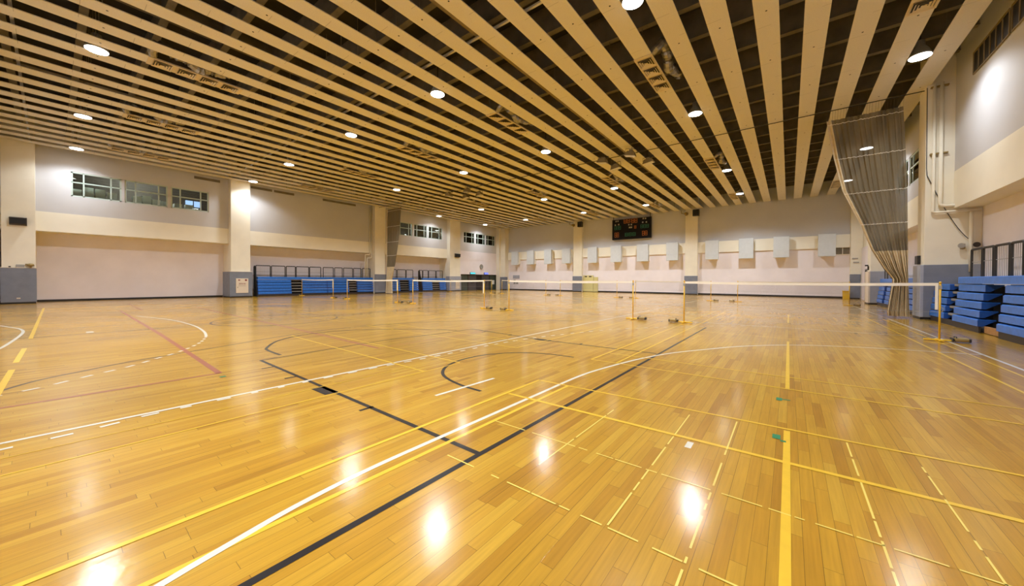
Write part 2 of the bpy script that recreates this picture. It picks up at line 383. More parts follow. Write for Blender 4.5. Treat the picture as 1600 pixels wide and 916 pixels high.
WH.line([(-3.71, 3.14), (-3.65, 4.27)], .05, zw)
WH.line([(3.29, -1.9), (3.29, 21.4)], .055, zw); WH.line([(3.27, 22.4), (3.25, 32.5)], .05, zw)
WH.line([(-16, 14.36), (-7.98, 14.67), (-2.9, 14.85), (.47, 15), (3.3, 15)], .05, zw)
WH.line([(-21.5, 18.8), (-15.7, 22.4), (-5.7, 24.0)], .04, zw); WH.line([(-27, 30), (-14, 30.2), (3.2, 30.4)], .045, zw)
WH.line([(-20, -.99), (-19.2, -.78), (-18.4, -.58), (-17.4, -.48), (-16.2, -.5), (-14.8, -.58), (-13.57, -.68), (-12.0, -.9)], .06, zw, 5)
WH.dash([(-8.1, -.55), (-8.31, -.12), (-8.51, .12), (-8.8, .45), (-9.1, .82), (-9.63, 1.25), (-10.22, 1.7), (-11.2, 2.2), (-12.3, 2.55)], .055, .17, .15, zw)
WH.line([(-12.3, 2.55), (-13.54, 2.75), (-15.48, 2.88), (-18.16, 2.75), (-21.1, 2.15)], .06, zw, 5)
WH.rect(-.755, -.70, 3.61, 3.755, zw)
WH.rect(-15.95, -15.6, .62, .76, zw)
WH.done('court_marking', P_WHITE, 'white handball lines, solid and dashed')
YE = Ribbon(); zy = .003
def court(x0, x1, ya, yb, wd=.042):
    YE.line([(x0, ya), (x0, yb)], wd, zy); YE.line([(x1, ya), (x1, yb)], wd, zy)
    YE.line([(x0+.46, ya), (x0+.46, yb)], wd, zy); YE.line([(x1-.46, ya), (x1-.46, yb)], wd, zy)
# nearest courts, far ends of the near row and the row under the nets
YE.line([(-3.05, -1.9), (-3.04, 4.65)], .042, zy); YE.line([(-3.05, 4.63), (3.0, 4.80)], .036, zy); YE.line([(-3.0, 3.82), (3.0, 3.86)], .05, zy)
YE.line([(-2.56, -1.9), (-2.555, .57), (-2.55, 2.0), (-2.545, 4.64)], .045, .0022)
YE.line([(2.62, 1.0), (2.62, 21.0)], .045, zy); YE.line([(3.06, 7.6), (3.08, 21)], .04, zy)
YE.line([(-3.04, 6.48), (2.05, 6.475)], .036, zy); YE.line([(2.03, 6.475), (3.0, 6.475)], .036, zy)
YE.line([(-3.0, 7.29), (3.0, 7.27)], .034, zy)
YE.line([(-3.04, 6.48), (-2.95, 21)], .036, zy); YE.line([(-2.54, 6.48), (-2.5, 21)], .036, zy)
YE.line([(0, -.5), (0, 4.66)], .052, .0032); YE.line([(0, 6.5), (0, 11.6)], .05, .0032); YE.line([(0, 16.7), (0, 21)], .05, .0032)
for y in (12.2, 16.5, 21.0): YE.line([(-3.0, y), (3.1, y)], .03, zy)
for (x0, x1) in ((-11.2, -4.9), (-19.05, -12.9), (-27.3, -20.65), (-35.6, -29.4)):
    for y in (6.5, 7.27, 12.2, 16.5, 21): YE.line([(x0, y), (x1, y)], .034, zy)
    YE.line([(x0, 6.5), (x0, 21)], .034, zy); YE.line([(x1, 6.5), (x1, 21)], .034, zy)
for (x0, x1) in ((-10.7, -4.85),):
    YE.line([(x0, 4.02), (x1, 3.85)], .036, zy); YE.line([(x0+.3, 4.78), (x1, 4.68)], .036, zy); YE.line([(x1, -1.9), (x1+.02, 4.68)], .022, zy)
    YE.line([(x1-.46, -1.9), (x1-.44, 4.68)], .016, zy)
for a, b in (((-30, -.2), (-15.2, -.31)), ((-13.2, -.35), (-11.1, -.39)), ((-10.3, -.4), (-7.2, -.46))): YE.line([a, b], .07, zy)
YE.done('court_marking', P_YEL, 'yellow badminton court lines')
TP = Ribbon(); zt = .0035
def worn(x0, y0, x1, y1, cuts, wd):
    """a strip of old tape with bits worn off: cuts = list of (from, to) fractions that are left"""
    for a, b in cuts: TP.line([(x0+(x1-x0)*a, y0+(y1-y0)*a), (x0+(x1-x0)*b, y0+(y1-y0)*b)], wd, zt)
worn(-2.53, 2.985, .95, 2.985, [(0, .115), (.14, .28), (.29, .315), (.34, .385), (.39, .455), (.465, .49), (.50, .60), (.62, .69), (.70, .735), (.74, .755), (.77, .82), (.825, .86), (.87, .93), (.94, 1)], .013)
worn(-2.5, 2.14, .2, 2.12, [(.05, .17), (.24, .27), (.30, .38), (.385, .46), (.47, .50), (.53, .585), (.6, .67), (.7, .76), (.79, .86)], .013)
worn(-1.64, 2.5, -1.64, 4.12, [(0, .38), (.41, .86), (.88, 1)], .013)
worn(-.89, 2.1, -.89, 4.55, [(.02, .2), (.215, .27), (.29, .36), (.40, .57), (.60, .69), (.71, .985)], .013)
worn(-.435, 1.9, -.435, 4.66, [(0, .06), (.08, .10), (.13, .26), (.29, .32), (.34, .38), (.42, .575), (.64, .68), (.685, .985)], .013)
worn(.455, 1.9, .455, 4.72, [(0, .16), (.17, .30), (.31, .40), (.415, .48), (.49, .68), (.72, .84), (.86, .985)], .013)
worn(.895, 2.9, .895, 4.5, [(0, .2), (.24, .3), (.36, .62), (.66, .86), (.90, .97)], .012)
TP.done('floor_tape', P_PALE, 'worn pale yellow tape strips')
GR = Ribbon()
GR.rect(-.115, -.055, 5.78, 5.92, .004); GR.rect(-.055, .03, 5.85, 5.885, .004); GR.rect(-.115, -.05, 4.36, 4.48, .004); GR.rect(-.05, -.005, 4.31, 4.35, .004)
GR.rect(-7.08, -7.0, 1.62, 1.70, .004)
GR.done('floor_tape', P_GREEN, 'small green corner marks of tape')

# ---- left wall with its windows
WIN_L = [(.86, 3.07), (3.22, 5.40), (5.57, 7.78), (25.0, 27.28), (27.50, 29.55), (29.75, 32.05), (36.04, 38.25), (38.55, 40.58), (40.78, 42.83)]
WZ0, WZ1 = 6.82, 8.41
def side_wall(name, xu, xl, sgn, wins, zb0, zb1, plain=None):
    """upper grey face at xu, cream band below it, recess face at xl; sgn=+1 when the hall lies at +x"""
    m = MB(); t = .35; xo = xu-sgn*t; far = xl-sgn*.35
    m.box(xu, xo, YN-.3, YB+.3, zb1, WZ0, 0); m.box(xu, xo, YN-.3, YB+.3, WZ1, ZD, 0)
    ys = [YN-.3]+[y for w_ in wins for y in w_]+[YB+.3]
    for a, b in zip(ys[0::2], ys[1::2]): m.box(xu, xo, a, b, WZ0, WZ1, 0)
    m.box(xu+sgn*.012, far, YN-.3, YB+.3, zb0, zb1, 1)           # band and the soffit over the recess
    m.box(xl, far, YN-.3, YB+.3, -.1, zb0, 2)
    o = struct(m.build(name, [MT['wall_grey'], MT['wall_cream'], MT['wall_pink']])); return o
wl = side_wall('wall_left', XL_UP, XL_LOW, 1, WIN_L, 4.45, 5.66)
# the doors' stretch between the last two pillars stands flush with the upper wall
struct(MB().box(XL_UP-.005, XL_LOW, 34.8, 35.5, 0, 4.45).box(XL_UP-.005, XL_LOW, 43.9, YB, 0, 4.45).box(XL_UP-.005, XL_LOW, 35.5, 43.9, 2.34, 4.45).box(XL_UP+.014, XL_LOW, 34.8, YB, 4.45, 5.66).build('wall_left_flush', MT['wall_pink']))
WIN_R = [(1, 3.1), (3.2, 5.4), (5.5, 7.7), (23.6, 26.2), (26.4, 29.0), (29.2, 31.8), (36.0, 38.2), (38.5, 40.6), (40.8, 42.8)]
WIN_R = WIN_R[3:]
wr = side_wall('wall_right', XR_UP, XR_LOW, -1, WIN_R, 4.48, 5.95)
# black air grilles high on the right wall
for i, (a, b) in enumerate(((11.9, 14.6), (14.75, 17.5), (17.65, 20.3))):
    o = thing('wall_grille', 'dark louvred air grille high on the right wall, '+['nearest the camera', 'middle of three', 'nearest the pipes'][i], 'air grille', (XR_UP, (a+b)/2, 9.1), 'grilles along the right wall top')
    MB().box(XR_UP-.02, XR_UP-.005, a, b, 9.02, 9.72).build('grille_backing', MT['dark'], o)
    f = MB(); n = 6
    for k in range(n+1): yy = a+(b-a)*k/n; f.box(XR_UP-.045, XR_UP-.02, yy-.02, yy+.02, 9.0, 9.74)
    f.box(XR_UP-.045, XR_UP-.02, a, b, 8.97, 9.02); f.box(XR_UP-.045, XR_UP-.02, a, b, 9.72, 9.77)
    f.build('grille_frame', MT['girder'], o)
# far wall
m = MB()
m.box(XL_LOW-.35, XR_LOW+.35, YB, YB+.35, 5.85, ZD, 0); m.box(XL_LOW-.35, XR_LOW+.35, YB, YB+.35, -.1, 4.65, 2)
m.box(XL_LOW-.35, XR_LOW+.35, YB-.16, YB+.35, 4.65, 5.85, 1)
struct(m.build('wall_back', [MT['wall_grey'], MT['wall_cream'], MT['wall_pink']]))
m = MB(); m.box(XL_LOW-.35, XR_LOW+.35, YN-.35, YN, 5.8, ZD, 0); m.box(XL_LOW-.35, XR_LOW+.35, YN-.35, YN, -.1, 4.6, 2); m.box(XL_LOW-.35, XR_LOW+.35, YN-.35, YN+.02, 4.6, 5.8, 1)
struct(m.build('wall_near', [MT['wall_grey'], MT['wall_cream'], MT['wall_pink']]))
# baseboards
struct(MB().box(-35.9, XR_UP, YB-.03, YB, 0, .17).build('baseboard_back', MT['base']))
struct(MB().box(XL_LOW, XL_LOW+.03, YN, 9.0, 0, .13).build('baseboard_left', MT['base']))
# pillars (painted, square) with padded bottoms
def pillar(name, x0, x1, y0, y1, ztop=ZD, padz=2.15, g=.07, m_pad=None, side=None):
    struct(MB().box(x0, x1, y0, y1, 0, ztop, b=.012).build(name, MT['pillar']))
n_tr = [0]
def trim():
    n_tr[0] += 1; return 'trim_%d' % n_tr[0]
pads = []
def pad(x0, x1, y0, y1, z, label, m=None, cap=True):
    o = thing('pillar_pad', label, 'wall padding', ((x0+x1)/2, (y0+y1)/2, 0))
    MB().box(x0, x1, y0, y1, .09, z, b=.025).build('cushion', m or MT['pad'], o)
    MB().box(x0+.02, x1-.02, y0+.02, y1-.02, 0, .09).build('kick_strip', MT['base'], o)
    if cap: MB().box(x0-.01, x1+.01, y0-.01, y1+.01, z, z+.035, b=.008).build('cap', MT['sheet'], o)
    return o
for i, (a, b) in enumerate(PIL):
    pillar(trim(), XL_LOW, XL_P, a, b)
pad(XL_P, XL_P+.10, -1.76, -.49, 2.12, 'grey-blue padding on the nearest pillar at the left picture edge')
pad(XL_LOW+.3, XL_P+.10, 8.93, 10.5, 2.12, 'grey-blue pillar padding holding the pale hydrant cabinet on its front')
pad(XL_P, XL_P+.10, 21.85, 23.25, 2.1, 'grey-blue pillar padding next to the gathered left curtain')
pad(XL_UP, XL_P+.10, 32.75, 34.9, 2.0, 'pale blue-grey pillar padding beside the dark doors', MT['pad_light'])
# far wall pillars
BP = [(-23.42, -22.15), (-9.3, -8.05)]
for i, (a, b) in enumerate(BP):
    pillar(trim(), a, b, YB-.5, YB)
    pad(a-.06, b+.06, YB-.58, YB-.5, 2.1, ['grey-blue padding on the far wall pillar beside the yellow boards', 'grey-blue padding on the far wall pillar right of the scoreboard'][i], cap=False)
pillar(trim(), XL_UP, -36.0, 43.2, YB); pillar(trim(), -36.0, -35.1, 43.6, YB)
pad(-36.0, -34.6, 43.45, 43.6, 2.0, 'dark blue padding on the corner pillar beside the dark doors', cap=False)
pillar(trim(), 4.35, 5.15, 43.9, YB); pad(4.3, 5.0, 43.8, 43.9, 2.2, 'grey-blue padding in the far right corner beside the green door', cap=False)
# right pillars
pillar(trim(), XR_P, XR_LOW, 22.1, 23.1)
o = pad(4.36, XR_LOW, 22.0, 22.1, 2.25, 'wide grey-blue padding on the right pillar in front of the curtain', cap=False)
MB().box(4.28, 4.40, 22.0, 23.1, .09, 2.25, b=.03).build('cushion', MT['pad_light'], o); MB().box(4.30, 4.39, 22.02, 23.08, 0, .09).build('kick_strip', MT['base'], o)
pillar(trim(), XR_P, XR_LOW, 34.3, 35.5)
o = pad(4.36, XR_LOW, 34.2, 34.3, 2.25, 'pale blue-grey padded pillar beyond the right curtain', MT['pad_light'], cap=False)
MB().box(4.28, 4.40, 34.2, 35.5, .09, 2.25, b=.03).build('cushion', MT['sheet'], o); MB().box(4.30, 4.39, 34.22, 35.48, 0, .09).build('kick_strip', MT['base'], o)

# windows
def window(i, xu, sgn, a, b):
    fr = MB(); d = .08; x0, x1 = xu-sgn*.10, xu-sgn*.03
    fr.box(x0, x1, a, b, WZ0, WZ0+d); fr.box(x0, x1, a, b, WZ1-d, WZ1); fr.box(x0, x1, a, a+d, WZ0, WZ1); fr.box(x0, x1, b-d, b, WZ0, WZ1)
    zm = WZ0+(WZ1-WZ0)*.58
    fr.box(x0, x1, a, b, zm-.035, zm+.035)
    for t in (.24, .78): yy = a+(b-a)*t; fr.box(x0, x1, yy-.035, yy+.035, WZ0, WZ1)
    w_ = struct(fr.build('window_%d' % i, MT['frame']))
    MB().box(xu-sgn*.06, xu-sgn*.068, a+.02, b-.02, WZ0+.02, WZ1-.02).build('window_glass', MT['glass'], w_)
for i, (a, b) in enumerate(WIN_L): window(i+1, XL_UP, 1, a, b)
for i, (a, b) in enumerate(WIN_R): window(i+10, XR_UP, -1, a, b)
# upstairs corridor behind the left windows, and behind the right ones
def corridor(side, xa, xb, y0, y1):
    z0, z1 = 6.3, 9.3; e = .1 if xb > xa else -.1
    struct(MB().box(xa, xb, y0, y1, z0-.1, z0).build('floor_corridor_'+side, MT['room']))
    struct(MB().box(xa, xb, y0, y1, z1, z1+.1).build('ceiling_corridor_'+side, MT['room']))
    struct(MB().box(xb, xb+e, y0, y1, z0, z1).build('wall_corridor_'+side, MT['room']))
    struct(MB().box(xa, xb, y0-.1, y0, z0, z1).build('wall_corridor_near_'+side, MT['room'])); struct(MB().box(xa, xb, y1, y1+.1, z0, z1).build('wall_corridor_far_'+side, MT['room']))
    for k, y in enumerate((4, 14, 26, 38)):  # added tube lamps, out of view, only to brighten the corridor and its cartons
        if y < y0: continue
        o = thing('corridor_fill_lamp', 'added fill lamp in the upstairs corridor on the %s, %s from the camera end' % (side, ORD[k+1]), 'lamp', ((xa+xb)/2, y, z1), 'added corridor fill lamps')
        MB().box((xa+xb)/2-.1, (xa+xb)/2+.1, y-.7, y+.7, z1-.06, z1-.001).build('lamp_body', MT['white'], o); MB().tube([((xa+xb)/2, y-.65, z1-.09), ((xa+xb)/2, y+.65, z1-.09)], .02, 8).build('tube', MT['tube'], o)
corridor('left', XL_UP-.36, XL_UP-5, -.5, YB); corridor('right', XR_UP+.36, XR_UP+5, 20, YB)
stack = [(1.1, .45), (1.62, .66), (2.15, .64), (2.7, .5), (3.9, .5), (4.4, .62), (4.9, .42), (5.4, .38), (6.1, .34), (6.75, .36)]
for i, (y, h) in enumerate(stack):
    o = MB().box(XL_UP-1.3, XL_UP-.75, y-.23, y+.23, 6.3, 6.98+h, b=.02).build('carton', MT['white'])
    tag(o, 'pale carton behind the upper left windows, %s in the row from the near end' % ORD[i+1], 'box', 'cartons behind the upper left windows')
for i, (y0, y1) in enumerate(((7.25, 7.73), (7.82, 8.3))):
    struct(MB().box(XL_UP-4.98, XL_UP-4.9, y0, y1, 7.85, 8.35).build('window_%d' % (20+i), MT['daylight']))
struct(MB().box(XL_UP-4.98, XL_UP-4.9, 43.9, 44.4, 7.3, 8.0).build('window_22', MT['daylight']))

# ---- ceiling: deck with joists and the low girder, then the hanging slats
ce = struct(MB().box(XL_LOW-.35, XR_LOW+.35, YN-.35, YB+.35, ZD, ZD+.2).build('ceiling', MT['deck']))
yj = -1.0
while yj < YB:
    MB().box(XL_UP, XR_UP, yj-.11, yj+.11, 10.55, 10.57).box(XL_UP, XR_UP, yj-.02, yj+.02, 10.57, ZD).build('joist', MT['joist'], ce); yj += 1.75
for x in (-34.4, -26.6, -17.8):
    MB().box(x-.12, x+.12, YN, YB, 10.85, 10.9).box(x-.02, x+.02, YN, YB, 10.9, ZD).build('joist', MT['joist'], ce)
g = MB(); gx = -8.46
g.box(gx-.15, gx+.15, YN, YB-.4, 9.92, 9.95); g.box(gx-.03, gx+.03, YN, YB-.4, 9.95, 10.2); g.box(gx-.17, gx+.17, YN, YB-.4, 10.2, 10.24)
g.build('girder', MT['girder'], ce)
for y in (-.7, 9.0):
    MB().box(XL_UP, -4.5, y-.04, y+.04, 9.80, 9.86).build('conduit', MT['conduit'], ce)
SLATX = [4.215-1.207*k for k in range(34)]
mb0 = MB().box(-.305, .305, YN+.05, YB-.05, 0, .03, b=.004)
dots = MB()
for y in range(0, 44, 3):
    for dy in (0, ): dots.lathe([(.0, -.004), (.028, -.004), (.028, .0)], (.0, y+1.1, 0), 10)
slat0 = None
for k, x in enumerate(SLATX):
    lab = 'long cream ceiling slat, %s counting from the right wall' % ORD[k+1]
    if k == 0:
        s0 = thing('ceiling_slat', lab, 'ceiling slat', (0, 0, 0), 'cream ceiling slats')
        mb0.build('board', MT['slat'], s0); dots.build('bolt_heads', MT['dark'], s0)
        rods = MB()
        for y in range(1, 44, 6): rods.box(-.01, .01, y-.01, y+.01, .03, ZD-ZS)
        rods.build('hanger_rods', MT['joist'], s0); s0.location = (x, 0, ZS); slat0 = s0
    else:
        copy_tree(slat0, (x, 0, ZS), lab)
# ---- ceiling vents in some slats
YNAME = {3.65: 'at the camera end', 14.5: 'before the curtain track', 27.9: 'beyond the curtain track', 39.8: 'near the far scoreboard wall'}
v0 = None
for k in (1, 7, 13, 19, 25, 31):
    for y in YNAME:
        if (y == 3.65 and k < 19): continue
        lab = 'four-grille air vent, %s ceiling slat from the right, %s' % (ORD[k+1], YNAME[y])
        loc = (SLATX[k], y, ZS)
        if v0 is None:
            v0 = thing('ceiling_vent', lab, 'air vent', (0, 0, 0), 'ceiling air vents')
            MB().box(-.32, .32, -1.42, 1.42, -.035, -.001, b=.006).build('vent_plate', MT['grille'], v0)
            for j in range(4):                       # square diffusers: nested sloping rings over a dark opening
                yc = -1.02+.68*j; gm = MB(); gm.box(-.25, .25, yc-.25, yc+.25, -.038, -.0355, 1)
                for r0, r1 in ((.27, .235), (.205, .165), (.135, .095), (.065, .02)):
                    vs = [(a*r0, yc+b*r0, -.075) for a, b in ((-1, -1), (1, -1), (1, 1), (-1, 1))]+[(a*r1, yc+b*r1, -.042) for a, b in ((-1, -1), (1, -1), (1, 1), (-1, 1))]
                    gm.add(vs, [(q, (q+1) % 4, 4+(q+1) % 4, 4+q) for q in range(4)], 0)
                gm.build('grille', [MT['grille'], MT['dark']], v0)
            d0 = MB(); pts = []; rr = []              # crumpled foil duct in the gap beside the vent
            for q in range(49):
                t = q/48; pts.append((.60+.06*math.sin(9*t), -1.3+2.55*t, .22+.10*math.sin(7*t+1)+.05*math.sin(23*t))); rr.append(.15+.035*(q % 2)+.02*math.sin(q*2.3))
            d0.tube([(.30, -1.3, .06), (.45, -1.35, .16)]+pts, [.12, .14]+rr, 10); d0.build('flexible_duct', MT['silver'], v0)
            v0.location = loc
        else: copy_tree(v0, loc, lab)

# ---- lamps
LX = [(3.61, 'rightmost row'), (-3.63, 'second row from the right wall'), (-12.08, 'third row from the right wall'), (-19.32, 'third row from the left wall'), (-27.77, 'second row from the left wall'), (-35.0, 'row along the left wall')]
LY = [(1.05, 'nearest the camera'), (10.3, 'second from the camera'), (19.0, 'just before the curtain track'), (30.1, 'beyond the curtain track'), (38.8, 'nearest the far wall')]
ld = bpy.data.lights.new('lamp_light', 'SPOT'); ld.energy = LAMP_W; ld.color = LAMP_C; ld.spot_size = CONE; ld.spot_blend = .4; ld.shadow_soft_size = .26
ld.use_nodes = True                                  # a deep reflector: the beam weakens away from straight down
_n = ld.node_tree; _e = _n.nodes['Emission']; _t = _n.nodes.new('ShaderNodeTexCoord'); _s = _n.nodes.new('ShaderNodeSeparateXYZ')
_n.links.new(_t.outputs['Normal'], _s.inputs[0]); _n.links.new(mathn(_n, 'POWER', mathn(_n, 'ABSOLUTE', _s.outputs[2]), 1.5), _e.inputs['Strength'])
ld_wall = ld.copy(); ld_wall.energy = LAMP_WALL_W
lamp0 = None
for x, xn in LX:
    for y, yn in LY:
        if x == -35.0 and y == 19.0: continue           # no lamp there
        lab = 'lit round high-bay lamp, %s, %s' % (xn, yn)
        if lamp0 is None:
            lamp0 = thing('high_bay_lamp', lab, 'ceiling lamp', (0, 0, 0), 'round high-bay ceiling lamps')
            MB().lathe([(.29, 0), (.30, .0), (.30, .03), (.27, .10), (.21, .24), (.13, .36), (.12, .55), (.05, .58)], (0, 0, 0), 28).build('lamp_shade', MT['shade'], lamp0, smooth=True)
            MB().lathe([(.285, -.012), (.0, -.03)], (0, 0, 0), 28).build('lens', MT['lens'], lamp0, smooth=True)
            MB().box(-.012, .012, -.012, .012, .58, ZD-9.56).build('hanger', MT['dark'], lamp0)
            lo = bpy.data.objects.new('lamp_light', ld); COL.objects.link(lo); lo.parent = lamp0; lo.location = (0, 0, -.06)
            lamp0.location = (x, y, 9.56); lo.data = ld_wall
        else:
            l_ = copy_tree(lamp0, (x, y, 9.56), lab)
            for c in l_.children:
                if c.type == 'LIGHT': c.data = ld_wall if x in (3.61, -35.0) else ld

# ---- curtain track, floodlights
o = tag(MB().tube([(XL_P, 22.4, 9.52), (XR_P, 22.4, 9.52)], .022, 8).build('curtain_track', MT['dark']), 'thin dark cable track crossing the hall under the ceiling slats', 'curtain track')
def floodlight(label, x, y, z, ang, tilt, rod=.27):
    o = thing('floodlight', label, 'floodlight', (0, 0, 0), 'floodlights by the curtain track')
    MB().prism([(-.20, .0), (.20, .0), (.34, -.26), (-.34, -.26)], 'y', -.19, .19).box(-.1, .1, -.1, .1, 0, .1).build('housing', MT['flood_body'], o)
    MB().box(-.32, .32, -.18, .18, -.272, -.262).build('glass', MT['flood_glass'], o)
    br = MB().tube([(-.36, 0, -.1), (-.36, 0, .16), (.36, 0, .16), (.36, 0, -.1)], .014, 6); br.tube([(0, 0, .16), (0, 0, rod)], .014, 6); br.build('bracket', MT['dark'], o)
    o.rotation_euler = (0, tilt, ang); o.location = (x, y, z); return o
fx = [(-9.47, 21.7), (-9.3, 23.4), (-7.6, 21.5), (-7.2, 23.5), (-24.2, 22.0), (-23.6, 23.5), (-21.8, 21.9), (-21.9, 23.5)]
fn = ['left of the girder, camera side', 'left of the girder, far side', 'right of the girder, camera side', 'right of the girder, far side',
      'left pair in the left half, camera side', 'left pair in the left half, far side', 'right pair in the left half, camera side', 'right pair in the left half, far side']
for (x, y), n in zip(fx, fn): floodlight('bronze floodlight by the curtain track, '+n, x, y, 9.32, random.uniform(-.2, .2)+PI/2*0, .2 if y < 22.4 else -.1, 1.2 if x in (-7.2, -21.9) else .27)

# ---- curtains
def interp(tab, z):
    for (z0, a), (z1, b) in zip(tab, tab[1:]):
        if z <= z0 and z >= z1: return a+(b-a)*(z0-z)/(z0-z1)
    return tab[-1][1] if z < tab[-1][0] else tab[0][1]
def curtain(label, left, right, y0, seed, ztop=9.06, zskirt=2.9, folds=13, seams=(8.85, 7.2, 5.55, 4.1)):
    rnd = random.Random(seed); o = thing('divider_curtain', label, 'curtain', ((left[-1][1]+right[-1][1])/2, y0, 0))
    ph = [rnd.uniform(-.8, .8) for _ in range(folds+3)]; am = [rnd.uniform(.6, 1.2) for _ in range(folds+3)]
    NU = folds*8
    def pt(u, z, off=0):
        a, b = interp(left, z), interp(right, z); q = u*folds; i = int(q)
        f = q-i; p = ph[i]*(1-f)+ph[i+1]*f; A = am[i]*(1-f)+am[i+1]*f
        wob = .3*math.sin(z*.9+seed)+.12*math.sin(z*2.3+i)
        wd = max(.35, abs(b-a))
        amp = A*(.032+.085*max(0, 1-abs(z-1.4)/2.0))
        return (a+(b-a)*u+.12*wd/folds*math.sin(2*PI*q+p), y0+amp*(math.sin(2*PI*q+p+wob)+.7*math.sin(PI*q*.77+seed+wob*2))+off, z)
    def sheet(za, zb, nz, name, m, u0=0., u1=1.):
        mb = MB(); vs = []; fs = []
        n0 = int((u1-u0)*NU)
        for j in range(nz+1):
            z = za+(zb-za)*j/nz
            for i in range(n0+1): vs.append(pt(u0+(u1-u0)*i/n0*.99999, z))
        for j in range(nz):
            for i in range(n0): k = j*(n0+1)+i; fs.append((k, k+1, k+n0+2, k+n0+1))
        mb.add(vs, fs); return mb.build(name, m, o, smooth=True)
    sheet(ztop, zskirt, 60, 'mesh_cloth', MT['curtain'], .07, 1.)
    sheet(ztop, zskirt, 60, 'edge_band', MT['canvas'], 0., .07)
    sheet(zskirt, .06, 40, 'canvas_skirt', MT['canvas'])
    for z in seams:
        mb = MB()
        mb.tube([Vector(pt(i/90*.999, z+.012*math.sin(i*1.7)))+Vector((0, -.012, 0)) for i in range(91)], .013, 4); mb.build('seam_cord', MT['tape'], o)
    cords = MB()
    for i in range(folds*2+1): p = pt(i/(folds*2)*.999, ztop); cords.tube([p, (p[0]+.02, y0, 9.52)], .004, 4)
    cords.build('hanging_cords', MT['joist'], o)
    return o
curtain('tall brown mesh curtain gathered beside the right pillar, beige at the foot',
        [(9.06, 1.33), (7.3, 1.60), (5.7, 1.92), (4.15, 2.52), (2.98, 2.88), (2.12, 3.28), (1.66, 3.56), (1.2, 3.50), (.25, 3.40), (.0, 3.42)],
        [(9.06, 3.80), (7.16, 3.89), (5.5, 3.96), (3.96, 3.98), (1.66, 4.03), (.0, 4.08)], 22.4, 3)
curtain('tall brown mesh curtain gathered beside the left-side pillar, behind the badminton nets',
        [(9.06, -34.6), (5.3, -34.6), (3, -34.6), (1.6, -34.5), (.0, -34.75)],
        [(9.06, -31.9), (7, -32.1), (5.36, -32.36), (3, -33.0), (1.6, -33.65), (.0, -33.45)], 22.4, 5)

# ---- bleachers
ROWS = [.17+.264*i for i in range(6)]
def bleacher(name_label, xf, sgn, sections, aisles, toprow=None, skirt=None, end=None, rails=(), zrail=(1.5, 2.72), xrail=.62, shift=0., gaps=()):
    """xf = front face x of lowest row; benches go back in direction -sgn... sgn=+1: hall at +x"""
    y_all = [y for s in sections for y in s]; o = thing('bleacher', name_label, 'bleacher', (xf, sum(y_all)/len(y_all), 0))
    bx = lambda d: xf-sgn*d
    for (a, b) in sections:
        for r in range(5):
            d = .035*r; z = ROWS[r]; row = MB()
            prof = [(bx(d), z+.03), (bx(d), z+.215), (bx(d+.02), z+.243), (bx(d+.36), z+.243), (bx(d+.36), z+.20), (bx(d+.06), z+.19), (bx(d+.03), z+.03)]
            row.prism(prof, 'y', a, b, 0)
            for yy, e in ((a, -1), (b, 1)):          # wedge-shaped end caps
                row.prism([(bx(d), z+.03), (bx(d), z+.22), (bx(d+.36), z+.22), (bx(d+.09), z+.03)], 'y', yy, yy+e*.03, 1)
            row.build('bench_row', [MT['blue'], MT['bluedark']], o)
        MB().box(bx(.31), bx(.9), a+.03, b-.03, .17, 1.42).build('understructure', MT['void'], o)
    if toprow:
        a, b = toprow
        MB().prism([(bx(.12), 1.50), (bx(.12), 1.70), (bx(.14), 1.725), (bx(.5), 1.725), (bx(.5), 1.50)], 'y', a, b).build('bench_row', MT['blue'], o)
    for (a, b) in aisles:
        st = MB()
        for r in range(5): st.box(bx(.10+.035*r), bx(.55), a+.03, b-.03, ROWS[r]+.17, ROWS[r]+.245, b=.01)
        st.build('aisle_treads', MT['step'], o)
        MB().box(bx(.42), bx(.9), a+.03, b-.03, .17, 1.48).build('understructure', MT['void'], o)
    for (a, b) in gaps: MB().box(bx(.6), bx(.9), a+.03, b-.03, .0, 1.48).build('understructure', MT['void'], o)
    a, b = skirt or (min(y_all), max(y_all))
    for (s0, s1) in list(sections)+list(aisles): MB().box(bx(.03), bx(.07), s0, s1, 0, .2).build('skirt_board', MT['skirt'], o)
    if end is not None:
        y, h = end; e = MB()
        e.prism([(bx(0), 0), (bx(.9), 0), (bx(.9), 2.6), (bx(.75), 2.7), (bx(.62), 2.7)], 'y', y, y-.05); e.build('end_panel', MT['void'], o)
    for (a, b) in rails:
        z0, z1 = zrail; x = bx(xrail); r = .06
        R_ = MB().tube([(x, a, z0), (x, a, z1-r), (x, a+r*.3, z1-r*.3), (x, a+r, z1), (x, b-r, z1), (x, b-r*.3, z1-r*.3), (x, b, z1-r), (x, b, z0)], .038, 8)
        rl = R_.build('railing', MT['dark'], o)
        bars = MB(); n = max(4, int((b-a)/.11))
        for k in range(1, n): yy = a+(b-a)*k/n; bars.tube([(x, yy, z0), (x, yy, z1)], .007, 5)
        bars.tube([(x, a, z0+(z1-z0)*.55), (x, b, z0+(z1-z0)*.55)], .011, 5)
        bars.build('railing_bars', MT['grey'], rl)
    return o
RA = [(11.05, 12.15), (12.24, 13.35), (13.45, 14.22), (14.3, 15.42), (15.5, 16.55), (16.78, 17.78), (17.92, 18.72), (18.86, 19.82), (19.95, 20.78), (20.92, 21.85)]
bleacher('long blue folded bleacher along the left wall, from the hydrant pillar to the left curtain', -36.3, 1,
         [(11.05, 13.65), (14.65, 16.90), (16.98, 19.12), (20.08, 22.0)], [(13.65, 14.65), (19.12, 20.08)], toprow=(11.05, 22.0), end=(11.0, 2.7), rails=RA)
